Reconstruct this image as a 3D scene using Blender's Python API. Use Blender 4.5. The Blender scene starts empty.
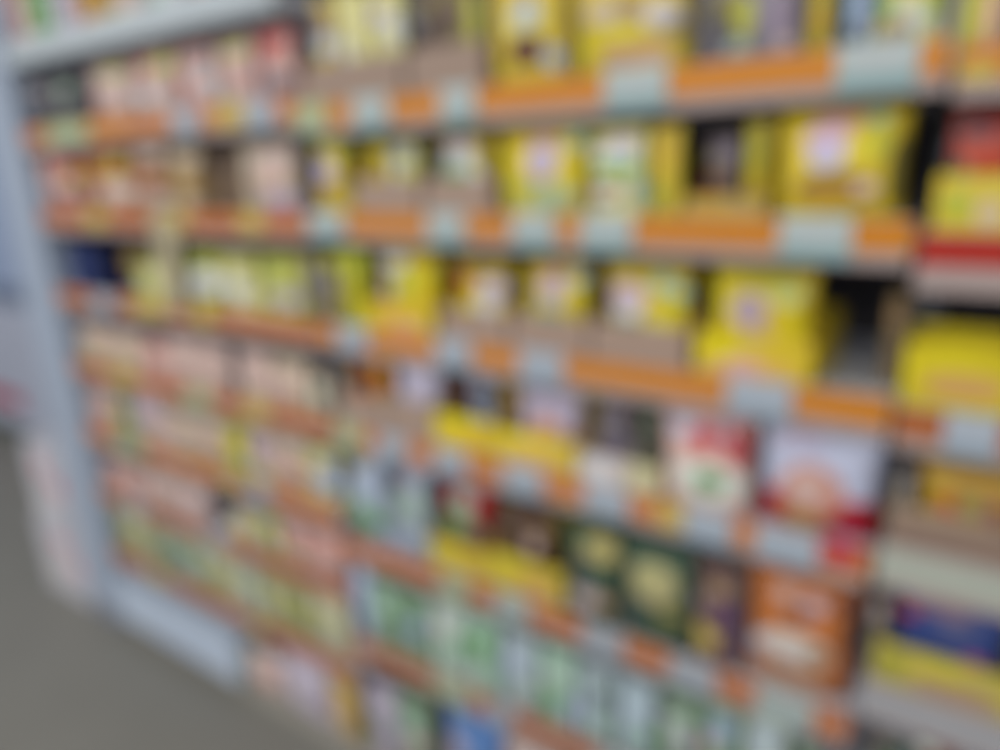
import bpy, bmesh, math, random
from mathutils import Vector, Matrix
random.seed(7)
scene = bpy.context.scene
COL = scene.collection

# ------------------------------------------------------------------ camera (fitted to the photograph's perspective)
F, YAW, PITCH, ROLL = 710.15, 0.60156, 0.28901, -0.03448
EYE = Vector((0, -1.0, 1.494))
cy, sy, cp, sp = math.cos(YAW), math.sin(YAW), math.cos(PITCH), math.sin(PITCH)
FWD = Vector((-sy * cp, cy * cp, -sp))
r0 = Vector((cy, sy, 0)); u0 = r0.cross(FWD)
RGT = math.cos(ROLL) * r0 + math.sin(ROLL) * u0
UP = -math.sin(ROLL) * r0 + math.cos(ROLL) * u0
cam = bpy.data.cameras.new('camera'); co = bpy.data.objects.new('camera', cam); COL.objects.link(co)
cam.sensor_width = 36; cam.lens = F * 36 / 1000; cam.clip_start = 0.01
m = Matrix((RGT, UP, -FWD)).transposed().to_4x4(); m.translation = EYE
co.matrix_world = m
scene.camera = co
# the photograph is thrown far out of focus: lens focused close to the front element
BLUR_PX = 35.0
cam.dof.use_dof = True
cam.dof.focus_distance = 0.10
cam.dof.aperture_blades = 0
ap = BLUR_PX / F * 0.10 / (1 - 0.10 / 1.6)
cam.dof.aperture_fstop = (cam.lens / 1000) / ap

def TP(x, y, Y=0.0):            # where the line of sight through a photo point meets the upright plane at depth Y
    d = FWD + RGT * ((x - 500) / F) - UP * ((y - 375) / F)
    t = (Y + 1.0) / d.y
    return EYE.x + d.x * t, EYE.z + d.z * t
def PR(X, Z, Y=0.0):
    v = Vector((X, Y, Z)) - EYE; w = v.dot(FWD)
    return 500 + F * v.dot(RGT) / w, 375 - F * v.dot(UP) / w

# ------------------------------------------------------------------ colours and materials
C = dict(
 Y=(214, 187, 44), YB=(220, 204, 16), YG=(186, 186, 50), PY=(222, 216, 138), OL=(138, 128, 60), OY=(218, 176, 40),
 BR=(164, 141, 126), BD=(120, 98, 84), LI=(190, 176, 202), WH=(214, 218, 222), PB=(176, 192, 218), PK=(220, 168, 158),
 PL=(212, 184, 176), RD=(196, 28, 40), RO=(206, 86, 56), OR=(208, 124, 40), OD=(186, 98, 44), DB=(66, 48, 42), BK=(26, 24, 28),
 GR=(104, 168, 92), MI=(160, 200, 176), PM=(184, 204, 192), DG=(62, 94, 74), NV=(30, 44, 104), BL=(52, 78, 160), OC=(190, 148, 50),
 LM=(174, 188, 64), GY=(128, 124, 132), GD=(80, 80, 88), BE=(204, 186, 160), TN=(160, 130, 92), PU=(96, 64, 112), MR=(124, 66, 56),
 HP=(214, 84, 136), LB=(150, 172, 206), SB=(96, 140, 206), GG=(128, 160, 128))
GAIN = [1.0]
SAT = [1.0]
def lin(c):
    if isinstance(c, str): c = C[c]
    o = []
    gm = .35 * c[0] + .5 * c[1] + .15 * c[2]
    for v in c:
        v = max(0, gm + (v - gm) * SAT[0]) / 255
        o.append(min(0.92, GAIN[0] * (v / 12.92 if v <= .04045 else ((v + .055) / 1.055) ** 2.4)))
    return (*o, 1)

def ellipse_group():
    g = bpy.data.node_groups.new('printed_patch', 'ShaderNodeTree')
    I = g.interface
    for n, t in (('UV', 'NodeSocketVector'), ('Centre', 'NodeSocketVector'), ('Scale', 'NodeSocketVector'), ('Power', 'NodeSocketFloat'), ('Base', 'NodeSocketColor'), ('Ink', 'NodeSocketColor')):
        I.new_socket(n, in_out='INPUT', socket_type=t)
    I.new_socket('Color', in_out='OUTPUT', socket_type='NodeSocketColor')
    N = g.nodes; L = g.links
    gi = N.new('NodeGroupInput'); go = N.new('NodeGroupOutput')
    sub = N.new('ShaderNodeVectorMath'); sub.operation = 'SUBTRACT'
    mul = N.new('ShaderNodeVectorMath'); mul.operation = 'MULTIPLY'
    ab = N.new('ShaderNodeVectorMath'); ab.operation = 'ABSOLUTE'
    sep = N.new('ShaderNodeSeparateXYZ')
    L.new(gi.outputs['UV'], sub.inputs[0]); L.new(gi.outputs['Centre'], sub.inputs[1])
    L.new(sub.outputs[0], mul.inputs[0]); L.new(gi.outputs['Scale'], mul.inputs[1])
    L.new(mul.outputs[0], ab.inputs[0]); L.new(ab.outputs[0], sep.inputs[0])
    def M(op, a, b):
        n = N.new('ShaderNodeMath'); n.operation = op
        for i, s in enumerate((a, b)):
            if isinstance(s, (int, float)): n.inputs[i].default_value = s
            else: L.new(s, n.inputs[i])
        return n.outputs[0]
    px = M('POWER', sep.outputs[0], gi.outputs['Power']); py = M('POWER', sep.outputs[1], gi.outputs['Power'])
    s = M('ADD', px, py)
    mr = N.new('ShaderNodeMapRange'); mr.interpolation_type = 'SMOOTHSTEP'
    mr.inputs['From Min'].default_value = 0.8; mr.inputs['From Max'].default_value = 1.2
    mr.inputs['To Min'].default_value = 1; mr.inputs['To Max'].default_value = 0
    L.new(s, mr.inputs['Value'])
    mx = N.new('ShaderNodeMix'); mx.data_type = 'RGBA'
    L.new(mr.outputs['Result'], mx.inputs[0]); L.new(gi.outputs['Base'], mx.inputs[6]); L.new(gi.outputs['Ink'], mx.inputs[7])
    L.new(mx.outputs[2], go.inputs[0])
    return g
EG = ellipse_group()
MATS = {}
def mat(name, base, rough=.5, patches=(), metal=0, noise=.06, nscale=9, spec=.3, emit=0):
    """procedural material: a base colour with a fine tonal noise and printed patches laid out on the UV of the face"""
    key = (name, str(base), rough, SAT[0], GAIN[0], tuple(map(str, patches)))
    if key in MATS: return MATS[key]
    mt = bpy.data.materials.new(name); mt.use_nodes = True
    N = mt.node_tree.nodes; L = mt.node_tree.links
    b = N['Principled BSDF']; b.inputs['Roughness'].default_value = rough; b.inputs['Metallic'].default_value = metal
    b.inputs['Specular IOR Level'].default_value = spec
    col = None
    if patches:
        uv = N.new('ShaderNodeUVMap'); uv.uv_map = 'UV'
        prev = None
        for (u, v, ru, rv, c, pw) in patches:
            g = N.new('ShaderNodeGroup'); g.node_tree = EG
            L.new(uv.outputs[0], g.inputs['UV'])
            g.inputs['Centre'].default_value = (u, v, 0); g.inputs['Scale'].default_value = (1 / ru, 1 / rv, 0)
            g.inputs['Power'].default_value = pw; g.inputs['Ink'].default_value = lin(c)
            if prev is None: g.inputs['Base'].default_value = lin(base)
            else: L.new(prev, g.inputs['Base'])
            prev = g.outputs[0]
        col = prev
    tc = N.new('ShaderNodeTexCoord'); nz = N.new('ShaderNodeTexNoise'); nz.inputs['Scale'].default_value = nscale; nz.inputs['Detail'].default_value = 3
    L.new(tc.outputs['Object'], nz.inputs['Vector'])
    mr = N.new('ShaderNodeMapRange'); mr.inputs['To Min'].default_value = 1 - noise; mr.inputs['To Max'].default_value = 1 + noise
    L.new(nz.outputs['Fac'], mr.inputs['Value'])
    vm = N.new('ShaderNodeVectorMath'); vm.operation = 'SCALE'
    if col is None: vm.inputs[0].default_value = lin(base)[:3]
    else: L.new(col, vm.inputs[0])
    L.new(mr.outputs['Result'], vm.inputs['Scale'])
    L.new(vm.outputs[0], b.inputs['Base Color'])
    MATS[key] = mt
    return mt

# ------------------------------------------------------------------ object helpers
def link(name, bm, material, parent=None, loc=(0, 0, 0), smooth=False):
    me = bpy.data.meshes.new(name)
    bmesh.ops.recalc_face_normals(bm, faces=bm.faces)
    bm.to_mesh(me); bm.free()
    if smooth:
        for p in me.polygons: p.use_smooth = True
    me.materials.append(material)
    o = bpy.data.objects.new(name, me); COL.objects.link(o); o.location = loc
    if parent: o.parent = parent
    return o
def tag(o, label, cat, group=None):
    o['label'] = label; o['category'] = cat
    if group: o['group'] = group
    return o
def empty(name, loc):
    o = bpy.data.objects.new(name, None); COL.objects.link(o); o.location = loc; o.empty_display_size = .05
    return o
def box_bm(x0, x1, y0, y1, z0, z1, bev=0.0):
    bm = bmesh.new(); bmesh.ops.create_cube(bm, size=1)
    for v in bm.verts:
        v.co = Vector((x0 + (v.co.x + .5) * (x1 - x0), y0 + (v.co.y + .5) * (y1 - y0), z0 + (v.co.z + .5) * (z1 - z0)))
    if bev: bmesh.ops.bevel(bm, geom=bm.edges[:], offset=bev, segments=2, affect='EDGES')
    uvs(bm, x0, x1, z0, z1)
    return bm
def uvs(bm, x0, x1, z0, z1):
    uv = bm.loops.layers.uv.get('UV') or bm.loops.layers.uv.new('UV')
    for f in bm.faces:
        for l in f.loops: l[uv].uv = ((l.vert.co.x - x0) / (x1 - x0), (l.vert.co.z - z0) / (z1 - z0))
def profile_bm(pts, x0, x1):     # a closed (y,z) outline swept along x
    bm = bmesh.new(); A = [bm.verts.new((x0, y, z)) for y, z in pts]; B = [bm.verts.new((x1, y, z)) for y, z in pts]
    n = len(pts)
    for i in range(n): bm.faces.new((A[i], A[(i + 1) % n], B[(i + 1) % n], B[i]))
    bm.faces.new(A); bm.faces.new(B[::-1])
    zs = [z for _, z in pts]; uvs(bm, x0, x1, min(zs), max(zs))
    return bm
def pouch_bm(w, h, t, seed, gusset=.75, fold=.004, nx=14, ny=18):
    """filled flexible packet, base centre at the origin, print side towards -y"""
    rd = random.Random(seed); ph = [rd.uniform(0, 6.28) for _ in range(6)]
    bm = bmesh.new(); uv = bm.loops.layers.uv.new('UV')
    def P(i, j, s):
        u, v = i / nx, j / ny
        e = abs(2 * u - 1)
        across = max(0, 1 - e ** 4) ** .55
        up = (gusset + (1 - gusset) * min(1, v / .25)) if v < .25 else (max(0, 1 - ((v - .25) / .75) ** 2.4)) ** .8
        d = t / 2 * across * up
        d += fold * across * (math.sin(9 * u + 5 * v + ph[0]) + .6 * math.sin(17 * v - 8 * u + ph[1])) * (.25 + .75 * v * (1 - v) * 4) * (1 if 0 < j < ny else 0) * .6
        d = max(d, 0.0006)
        narrow = 1 - .035 * math.sin(math.pi * v) * (1 if 0 < j < ny else 0)
        x = (u - .5) * w * narrow
        z = v * h + .006 * h * math.sin(3 * u + ph[2]) * (v ** 3)
        return (x, (-d if s == 0 else d) - .3 * t * v, z)
    Fr = [[bm.verts.new(P(i, j, 0)) for i in range(nx + 1)] for j in range(ny + 1)]
    Bk = [[Fr[j][i] if (i in (0, nx) or j == ny) else bm.verts.new(P(i, j, 1)) for i in range(nx + 1)] for j in range(ny + 1)]
    def q(vs, uvc):
        vs2 = []; uv2 = []
        for a, b in zip(vs, uvc):
            if a not in vs2: vs2.append(a); uv2.append(b)
        if len(vs2) < 3: return
        f = bm.faces.new(vs2)
        for l, c in zip(f.loops, uv2): l[uv].uv = c
    for j in range(ny):
        for i in range(nx):
            u0_, u1_, v0_, v1_ = i / nx, (i + 1) / nx, j / ny, (j + 1) / ny
            c = [(u0_, v0_), (u1_, v0_), (u1_, v1_), (u0_, v1_)]
            q([Fr[j][i], Fr[j][i + 1], Fr[j + 1][i + 1], Fr[j + 1][i]], c)
            q([Bk[j][i + 1], Bk[j][i], Bk[j + 1][i], Bk[j + 1][i + 1]], [c[1], c[0], c[3], c[2]])
    for i in range(nx): q([Fr[0][i + 1], Fr[0][i], Bk[0][i], Bk[0][i + 1]], [((i + 1) / nx, 0), (i / nx, 0), (i / nx, 0), ((i + 1) / nx, 0)])
    return bm
def seal_bm(w, h, teeth=True):   # crimped heat seal, flat strip with ridges and a zigzag cut edge
    n = 18; bm = bmesh.new(); rows = []
    for k in range(2):
        y = -.0012 if k == 0 else .0012
        rr = []
        for j in range(4):
            row = []
            for i in range(n + 1):
                z = h * j / 3
                if teeth and j == 3: z -= .0025 * (i % 2)
                row.append(bm.verts.new(((i / n - .5) * w, y + (.0008 if j % 2 else -.0008), z)))
            rr.append(row)
        rows.append(rr)
    for k in range(2):
        for j in range(3):
            for i in range(n):
                bm.faces.new((rows[k][j][i], rows[k][j][i + 1], rows[k][j + 1][i + 1], rows[k][j + 1][i]))
    for i in range(n):
        for j in (0, 3): bm.faces.new((rows[0][j][i], rows[0][j][i + 1], rows[1][j][i + 1], rows[1][j][i]))
    for j in range(3):
        for i in (0, n): bm.faces.new((rows[0][j][i], rows[0][j + 1][i], rows[1][j + 1][i], rows[1][j][i]))
    return bm
def tray_bm(w, hf, d, th=.004, back=1.06):  # open cardboard display tray: low front lip, side walls rising to a higher back
    hb = hf * back; bm = bmesh.new()
    def ring(x, y0, y1, zf, zb): return [bm.verts.new(p) for p in ((-x, y0, zf), (x, y0, zf), (x, y1, zb), (-x, y1, zb))]
    ob = ring(w / 2, 0, d, 0, 0); ot = ring(w / 2, 0, d, hf, hb); it = ring(w / 2 - th, th, d - th, hf, hb); ib = ring(w / 2 - th, th, d - th, th, th)
    for a, b in ((ob, ot), (ot, it), (it, ib)):
        for i in range(4): bm.faces.new((a[i], a[(i + 1) % 4], b[(i + 1) % 4], b[i]))
    bm.faces.new(ob[::-1]); bm.faces.new(ib)
    uvs(bm, -w / 2, w / 2, 0, hf)
    return bm

# ------------------------------------------------------------------ setting
def struct(name, bm, mt):
    o = link(name, bm, mt); o['kind'] = 'structure'; return o
mfloor = mat('vinyl_floor', (119, 118, 112), .42, noise=.10, nscale=3)
bm = bmesh.new(); bmesh.ops.create_grid(bm, x_segments=1, y_segments=1, size=1)
for v in bm.verts: v.co = Vector((-2.5 + v.co.x * 5.5, -1.2 + v.co.y * 4.0, 0))
struct('floor', bm, mfloor)
struct('wall_left', box_bm(-8.05, -7.95, -5.2, 2.8, .001, 3.2), mat('painted_wall', (176, 184, 192), .8))
struct('wall_back', box_bm(-7.94, 3.0, 2.7, 2.8, .001, 3.2), mat('painted_wall', (176, 184, 192), .8))

# ------------------------------------------------------------------ shelving bays
XA, XB, XC, XD = -2.268, -1.141, -0.070, 0.93
ZEY = 1.494
M_STEEL = mat('grey_painted_steel', (150, 150, 156), .45, noise=.04)
M_LIP = mat('rail_lip', (168, 152, 148), .4, noise=.03)
M_BACK = mat('dark_back_panel', (78, 76, 82), .7, noise=.1)
M_BOARD = mat('shelf_board', (212, 215, 226), .45, noise=.04)
RAILC = dict(bright=(198, 124, 24), mid=(192, 114, 40), low=(166, 94, 46), red=(166, 40, 28), grey=(156, 156, 160), green=(168, 173, 162), bag_edge_red=(186, 48, 64), rust=(180, 102, 44))
M_RAIL = {k: mat('price_rail_' + k, v, .4, noise=.04) for k, v in RAILC.items()}
GAIN[0] = .87
M_TAG = mat('price_tag_card', (182, 198, 196), .6, patches=[(.5, .16, 2, .2, (138, 168, 172), 8), (.5, .66, .4, .16, (190, 196, 198), 6)], noise=.03)
M_TAGL = mat('price_tag_card', (176, 186, 198), .6, patches=[(.5, .14, 2, .16, (142, 160, 176), 8)], noise=.03)
M_TAGY = mat('price_tag_yellow', (206, 178, 84), .6, noise=.03)
M_TAGG = mat('price_tag_green', (184, 192, 148), .6, patches=[(.5, .1, 2, .14, (140, 165, 160), 8)], noise=.03)
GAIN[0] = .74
LOWTAG = {'w': mat('price_tag_card', (182, 196, 194), .6, noise=.03), 'l': mat('price_tag_card', (178, 186, 196), .6, noise=.03), 'y': mat('price_tag_yellow', (206, 180, 96), .6, noise=.03), 'g': mat('price_tag_green', (184, 192, 160), .6, noise=.03)}  # darker card copies for low shelves, weaker light there painted in
GAIN[0] = 1.0
DEPTH = .46
def bay(x0, x1, label, top):
    r = empty('shelving_bay', ((x0 + x1) / 2, 0, 0)); tag(r, label, 'shelving', 'supermarket shelving bays')
    cx = (x0 + x1) / 2; w = (x1 - x0) / 2 - .004
    link('back_panel', box_bm(-w, w, DEPTH + .002, DEPTH + .02, .02, top), M_BACK, r)
    for s in (-1, 1):
        link('upright', box_bm(s * w - (.02 if s > 0 else -.0), s * w + (0 if s > 0 else .02), DEPTH - .03, DEPTH, .0, top + .02, .002), M_STEEL, r)
    link('base_plinth', profile_bm([(.012, .001), (.012, .062), (DEPTH, .062), (DEPTH, .001)], -w, w), mat('plinth', (150, 146, 138), .5), r)
    return r
def rail(b, z, x0, x1, tags, colour='bright', hs=(.022, -.018, -.036), strip=True):
    """one shelf of a bay: board, steel lip, coloured strip, card tags given by their photo x-range"""
    cx = b.location.x; lo, hi = x0 - cx + .004, x1 - cx - .004
    zc = z
    s = link('shelf', box_bm(lo, hi, .008, DEPTH - .032, zc - .022, zc, .001), M_BOARD, b)
    link('price_rail', profile_bm([(-.002, zc + hs[0]), (.006, zc + hs[0] + .002), (.0065, zc + hs[2]), (-.004, zc + hs[2]), (-.006, zc + hs[1]), (-.003, zc + hs[1] + .002)], lo, hi), M_LIP, s)
    if strip:
        link('colour_strip', box_bm(lo, hi, -.0055, -.0035, zc + hs[1] + .001, zc + hs[0] - .001), M_RAIL[colour], s)
    for sd in (-1, 1):
        xx = hi - .004 if sd > 0 else lo
        link('shelf_bracket', profile_bm([(.03, zc - .023), (DEPTH - .034, zc - .023), (DEPTH - .034, zc - .085), (.10, zc - .045)], xx, xx + .004), M_STEEL, s)
    for tg in tags:
        kd = tg[2] if len(tg) > 2 else 'w'
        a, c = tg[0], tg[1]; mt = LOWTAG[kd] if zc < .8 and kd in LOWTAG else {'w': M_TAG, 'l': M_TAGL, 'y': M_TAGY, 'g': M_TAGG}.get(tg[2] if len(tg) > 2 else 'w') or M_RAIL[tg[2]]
        X0 = TP(a, PR(x0, zc)[1] if 0 else raily(a, zc), -.008)[0]; X1 = TP(c, raily(c, zc), -.008)[0]
        up = tg[3] if len(tg) > 3 else hs[0] + .004
        dn = hs[2] + .004 if kd in 'wlg' else (tg[4] if len(tg) > 4 else hs[1])
        link('price_tag' if kd in 'wlgy' else 'rail_overlay', box_bm(max(lo, X0 - cx), min(hi, X1 - cx), -.0085, -.0062, zc + dn, zc + up), mt, s)
    return s
def raily(x, z):                 # photo y of the front rail at height z and photo x
    y = 300.0
    for _ in range(8):
        X, Z = TP(x, y); y = PR(X, z)[1]
    return y
B1 = bay(XA, XB, 'far grey steel shelving bay beside the pale blue end panel, many narrow shelves', 2.1)
B2 = bay(XB, XC, 'middle grey steel shelving bay with bright orange price rails and yellow pouches', 2.1)
B3 = bay(XC, XD, 'near grey steel shelving bay whose second rail is red', 2.1)
H = dict(T=.325, L1=.113, L2=-.106, L3=-.332, L4=-.548, L5=-.7636, L6=-.966, L7=-1.19, LB=-1.432,
         M1=.097, M2=-.103, M3=-.330, M4=-.551, M5=-.831, M6=-1.100, MB=-1.432,
         R1=.087, R2=-.118, R3=-.338, R4=-.545, R5=-.765, RB=-1.1)
H = {k: v + ZEY for k, v in H.items()}
# top shelf of the far bay has a deep pale fascia
s = link('shelf', box_bm(XA - B1.location.x + .004, XB - B1.location.x - .02, .008, DEPTH - .032, H['T'] - .022, H['T'], .001), M_BOARD, B1)
link('fascia', profile_bm([(-.004, H['T'] + .032), (.004, H['T'] + .034), (.006, H['T'] - .030), (-.008, H['T'] - .030), (-.010, H['T'] - .022)], XA - B1.location.x + .004, XB - B1.location.x - .02),
     mat('pale_fascia', (172, 182, 188), .45, noise=.05), s)
rail(B1, H['L1'], XA, XB, [(47, 88, 'g'), (88, 128, 'bright'), (172, 198, 'l'), (216, 244, 'y'), (245, 274, 'l')], 'mid')
rail(B1, H['L2'], XA, XB, [(86, 106, 'y'), (158, 186, 'y'), (240, 262, 'y')], 'rust')
rail(B1, H['L3'], XA, XB, [(93, 112, 'l'), (134, 164, 'y'), (194, 212, 'y')], 'rust')
rail(B1, H['L4'], XA, XB, [(112, 134, 'y'), (187, 208, 'g'), (246, 268, 'y')], 'rust')
rail(B1, H['L5'], XA, XB, [(113, 142, 'g'), (224, 240, 'y'), (250, 268, 'l')], 'mid')
rail(B1, H['L6'], XA, XB, [(126, 142, 'l'), (204, 222, 'l')], 'low')
rail(B1, H['L7'], XA, XB, [(150, 168, 'y'), (252, 264, 'y')], 'low')
rail(B2, H['M1'], XB, XC + .012, [(296, 326, 'g'), (352, 388), (440, 475), (604, 667), (836, 919)])
rail(B2, H['M2'], XB, XC, [(308, 344), (427, 464), (511, 555), (580, 632), (779, 852)])
rail(B2, H['M3'], XB, XC, [(337, 367, 'l'), (435, 471, 'l'), (519, 563, 'l'), (727, 792, 'l')])
rail(B2, H['M4'], XB, XC, [(336, 360, 'g'), (378, 406, 'l'), (434, 466, 'l'), (503, 542, 'l'), (584, 628, 'l'), (659, 683, 'y'), (684, 732, 'l'), (756, 818, 'l'), (821, 857, 'bag_edge_red', .026, -.006)], 'mid')  # last red strip is added to stand for the bag drooping over the rail
rail(B2, H['M5'], XB, XC, [(440, 469, 'g'), (495, 529), (581, 623, 'l'), (669, 716, 'l'), (756, 813)], 'rust')
rail(B2, H['M6'], XB, XC, [(433, 470, 'g'), (490, 512, 'l'), (598, 640), (668, 720)], 'low')
rail(B3, H['R1'], XC + .014, XD, [(961, 1000, 'y', .004)], 'mid')
rail(B3, H['R2'], XC, XD, [], 'red', (.022, -.018, -.048))
rail(B3, H['R3'], XC, XD, [(944, 1000, 'l'), (1020, 1060, 'l')], 'low')
rail(B3, H['R4'], XC, XD, [], 'green', (.03, -.022, -.034))
rail(B3, H['R5'], XC, XD, [], 'grey', (.03, -.026, -.034))
rail(B3, H['RB'], XC, XD, [], 'grey', (.026, -.022, -.034))

# ------------------------------------------------------------------ goods on the shelves
WHERE = dict(T='top shelf of far bay', MB='bottom deck of middle bay', LB='bottom deck of far bay', RB='sixth shelf of near bay')
ORD = ['', 'first', 'second', 'third', 'fourth', 'fifth', 'sixth', 'seventh', 'eighth']
for i in range(1, 8): WHERE['L%d' % i] = '%s shelf of far bay' % ORD[i + 1]; WHERE['M%d' % i] = '%s shelf of middle bay' % ORD[i]; WHERE['R%d' % i] = '%s shelf of near bay' % ORD[i]
COUNT = [0]
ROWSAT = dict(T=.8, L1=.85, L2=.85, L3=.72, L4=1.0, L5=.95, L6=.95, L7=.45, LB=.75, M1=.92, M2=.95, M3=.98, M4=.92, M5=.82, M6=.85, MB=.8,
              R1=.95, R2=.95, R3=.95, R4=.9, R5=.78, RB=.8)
ROWGAIN = dict(L1=.82, L2=.85, L3=.92, L4=.88, L5=.84, L6=.82, L7=.8, LB=.92, M1=.88, M5=.86, M6=.88, MB=.84, R4=.9, R5=.84)  # lower rows dimmed: light falloff towards the floor painted into the print colours
PLACED = {}
def goods(row, kind, x0, x1, ytop, base, blobs, desc, yo=.022, t=None, lift=0.0, d=None, seal=None, lean=0, turn=0, z=None, back=1.06):
    COUNT[0] += 1
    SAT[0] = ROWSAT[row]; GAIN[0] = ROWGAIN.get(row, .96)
    z0 = (H[row] if z is None else z) + .0015 + lift
    if row[-1] == 'B' and z is None and row != 'RB': z0 = .0635 + lift
    xm = (x0 + x1) / 2
    ztop = TP(xm, ytop, yo)[1]
    yb = PR(TP(xm, ytop, yo)[0], z0, yo)[1]; ym = (ytop + yb) / 2
    X0 = TP(x0, ym, yo)[0]; X1 = TP(x1, ym, yo)[0]
    h = ztop - z0
    if kind in ('pouch', 'bag'):
        t = t or min(.065, max(.026, (X1 - X0) * .36)); dep = t
    else: dep = d or (.10 if kind == 'box' else .24)
    A0, A1 = X0, X1
    for (k2, a, b, ya, yb_, hh) in PLACED.setdefault(row, []):
        if k2 == 'tray' and kind != 'tray':
            if lift and a < (X0 + X1) / 2 < b and ya < yo < yb_: X0 = max(X0, a + .007); X1 = min(X1, b - .007)
            elif not lift and yo < yb_ and yo + dep > ya:
                if a < X0 < b: X0 = b + .002
                if a < X1 < b: X1 = a - .002
        elif (k2 == 'tray') == (kind == 'tray') and yo < yb_ and yo + dep > ya:
            if (a + b) < (X0 + X1): X0 = max(X0, b + .0015)
            else: X1 = min(X1, a - .0015)
    if row[0] == 'L' or row == 'T': X0 = max(X0, XA + .003); X1 = min(X1, XB - .003)
    if row[0] == 'M': X0 = max(X0, XB + .003); X1 = min(X1, XC - .003)
    if row[0] == 'R': X0 = max(X0, XC + .003)
    PLACED[row].append((kind, X0, X1, yo, yo + dep, h))
    w = (X1 - X0) * .985; cx = (X0 + X1) / 2
    pt = []
    for bb in blobs:
        bx, by, rx, ry, c = bb[:5]; pw = bb[5] if len(bb) > 5 else 2.2
        X, Z = TP(bx, by, yo); Xa = TP(bx + rx, by, yo)[0]; Za = TP(bx, by - ry, yo)[1]
        pt.append(((X - X0) / (X1 - X0), (Z - z0) / h, abs(Xa - X) / w, abs(Za - Z) / h, c, pw))
    where = WHERE[row]
    lab = desc + ', ' + where
    base_rgb = C[base] if isinstance(base, str) else base
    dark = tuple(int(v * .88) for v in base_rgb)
    if kind in ('pouch', 'bag'):
        t = t or min(.065, max(.026, w * .36))
        if seal is None: seal = w > .075
        sh = min(.02, h * .1) if seal else 0
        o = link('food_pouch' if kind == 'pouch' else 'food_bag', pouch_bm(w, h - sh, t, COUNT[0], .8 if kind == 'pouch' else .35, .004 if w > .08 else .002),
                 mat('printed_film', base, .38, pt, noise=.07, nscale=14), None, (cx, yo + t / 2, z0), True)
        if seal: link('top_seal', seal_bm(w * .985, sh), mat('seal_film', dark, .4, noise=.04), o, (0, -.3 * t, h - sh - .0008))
        tag(o, lab, kind, 'packets on the ' + where)
    elif kind == 'box':
        d = d or .10
        o = link('food_carton', box_bm(-w / 2, w / 2, 0, d, 0, h - .0015, .0025), mat('printed_card', base, .5, pt, noise=.04), None, (cx, yo, z0))
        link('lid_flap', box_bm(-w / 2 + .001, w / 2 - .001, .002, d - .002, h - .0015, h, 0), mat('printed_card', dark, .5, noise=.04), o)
        tag(o, lab, 'carton', 'cartons on the ' + where)
    elif kind == 'tray':
        o = link('display_tray', tray_bm(w, h, d or .24, .004, back), mat('tray_card', base, .75, pt, noise=.06, nscale=20), None, (cx, yo, z0))
        tag(o, lab, 'tray', 'display trays on the ' + where)
    o.rotation_euler = (lean, 0, turn)
    return o
IN = .048   # depth of a pouch standing inside a tray
TL = .0045  # tray bottom

SPEC = []
def g(*a, **k): SPEC.append((a, k))
# --- top shelf, far bay
g('T', 'pouch', -25, 18, -60, 'PK', [(5, 20, 12, 14, 'LI')], 'pink pouch at the end beside the blue panel')
g('T', 'pouch', 22, 44, -55, 'GR', [(33, 14, 5, 6, 'PM')], 'small bright green pouch')
g('T', 'pouch', 47, 68, -58, 'LI', [(57, 10, 5, 10, 'WH')], 'lilac grey pouch beside the green one')
g('T', 'pouch', 71, 104, -62, 'OC', [(88, 10, 8, 10, 'OR')], 'ochre pouch with orange patch')
g('T', 'pouch', 108, 134, -66, 'PL', [(120, 10, 7, 8, 'PY')], 'pale pinkish pouch beside the ochre one')
g('T', 'pouch', 138, 176, -70, 'WH', [(156, -5, 9, 12, 'MI')], 'white pouch with mint patch')
g('T', 'pouch', 180, 226, -75, 'PB', [(200, -10, 12, 12, 'PL')], 'pale blue pouch')
# --- L1
g('L1', 'pouch', 20, 52, 78, 'GD', [(28, 82, 8, 4, 'PL'), (40, 92, 8, 7, 'GY')], 'dark grey pouch beside the blue end panel')
g('L1', 'pouch', 54, 78, 72, 'GD', [(64, 86, 7, 8, 'GG'), (66, 104, 8, 7, 'GY')], 'dark grey pouch with green patch')
g('L1', 'pouch', 88, 131, 60, 'PL', [(110, 65, 13, 7, 'YG'), (105, 80, 9, 8, 'PL'), (100, 96, 14, 7, 'PK')], 'pinkish pouch with yellow green top')
g('L1', 'pouch', 133, 174, 48, 'PL', [(140, 60, 6, 8, 'RD'), (160, 58, 14, 8, 'YG'), (150, 80, 16, 6, 'PK'), (148, 96, 12, 8, 'WH')], 'pale pink pouch with red corner and yellow top')
g('L1', 'pouch', 177, 214, 42, 'PK', [(184, 86, 6, 12, 'RO'), (202, 75, 10, 10, 'WH'), (196, 52, 14, 6, 'GY'), (214, 95, 6, 8, 'WH')], 'red striped pink pouch with white patch')
g('L1', 'pouch', 217, 254, 34, 'PL', [(232, 42, 14, 7, 'YG'), (238, 65, 12, 10, 'PK'), (230, 85, 8, 8, 'PL'), (250, 80, 5, 16, 'PK')], 'rosy pouch with yellow top')
g('L1', 'pouch', 257, 294, 24, 'PK', [(268, 34, 20, 9, 'RD'), (262, 50, 10, 8, 'RO'), (258, 70, 11, 9, 'PB'), (282, 80, 12, 12, 'GY')], 'red topped pink pouch with pale blue patch')
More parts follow.
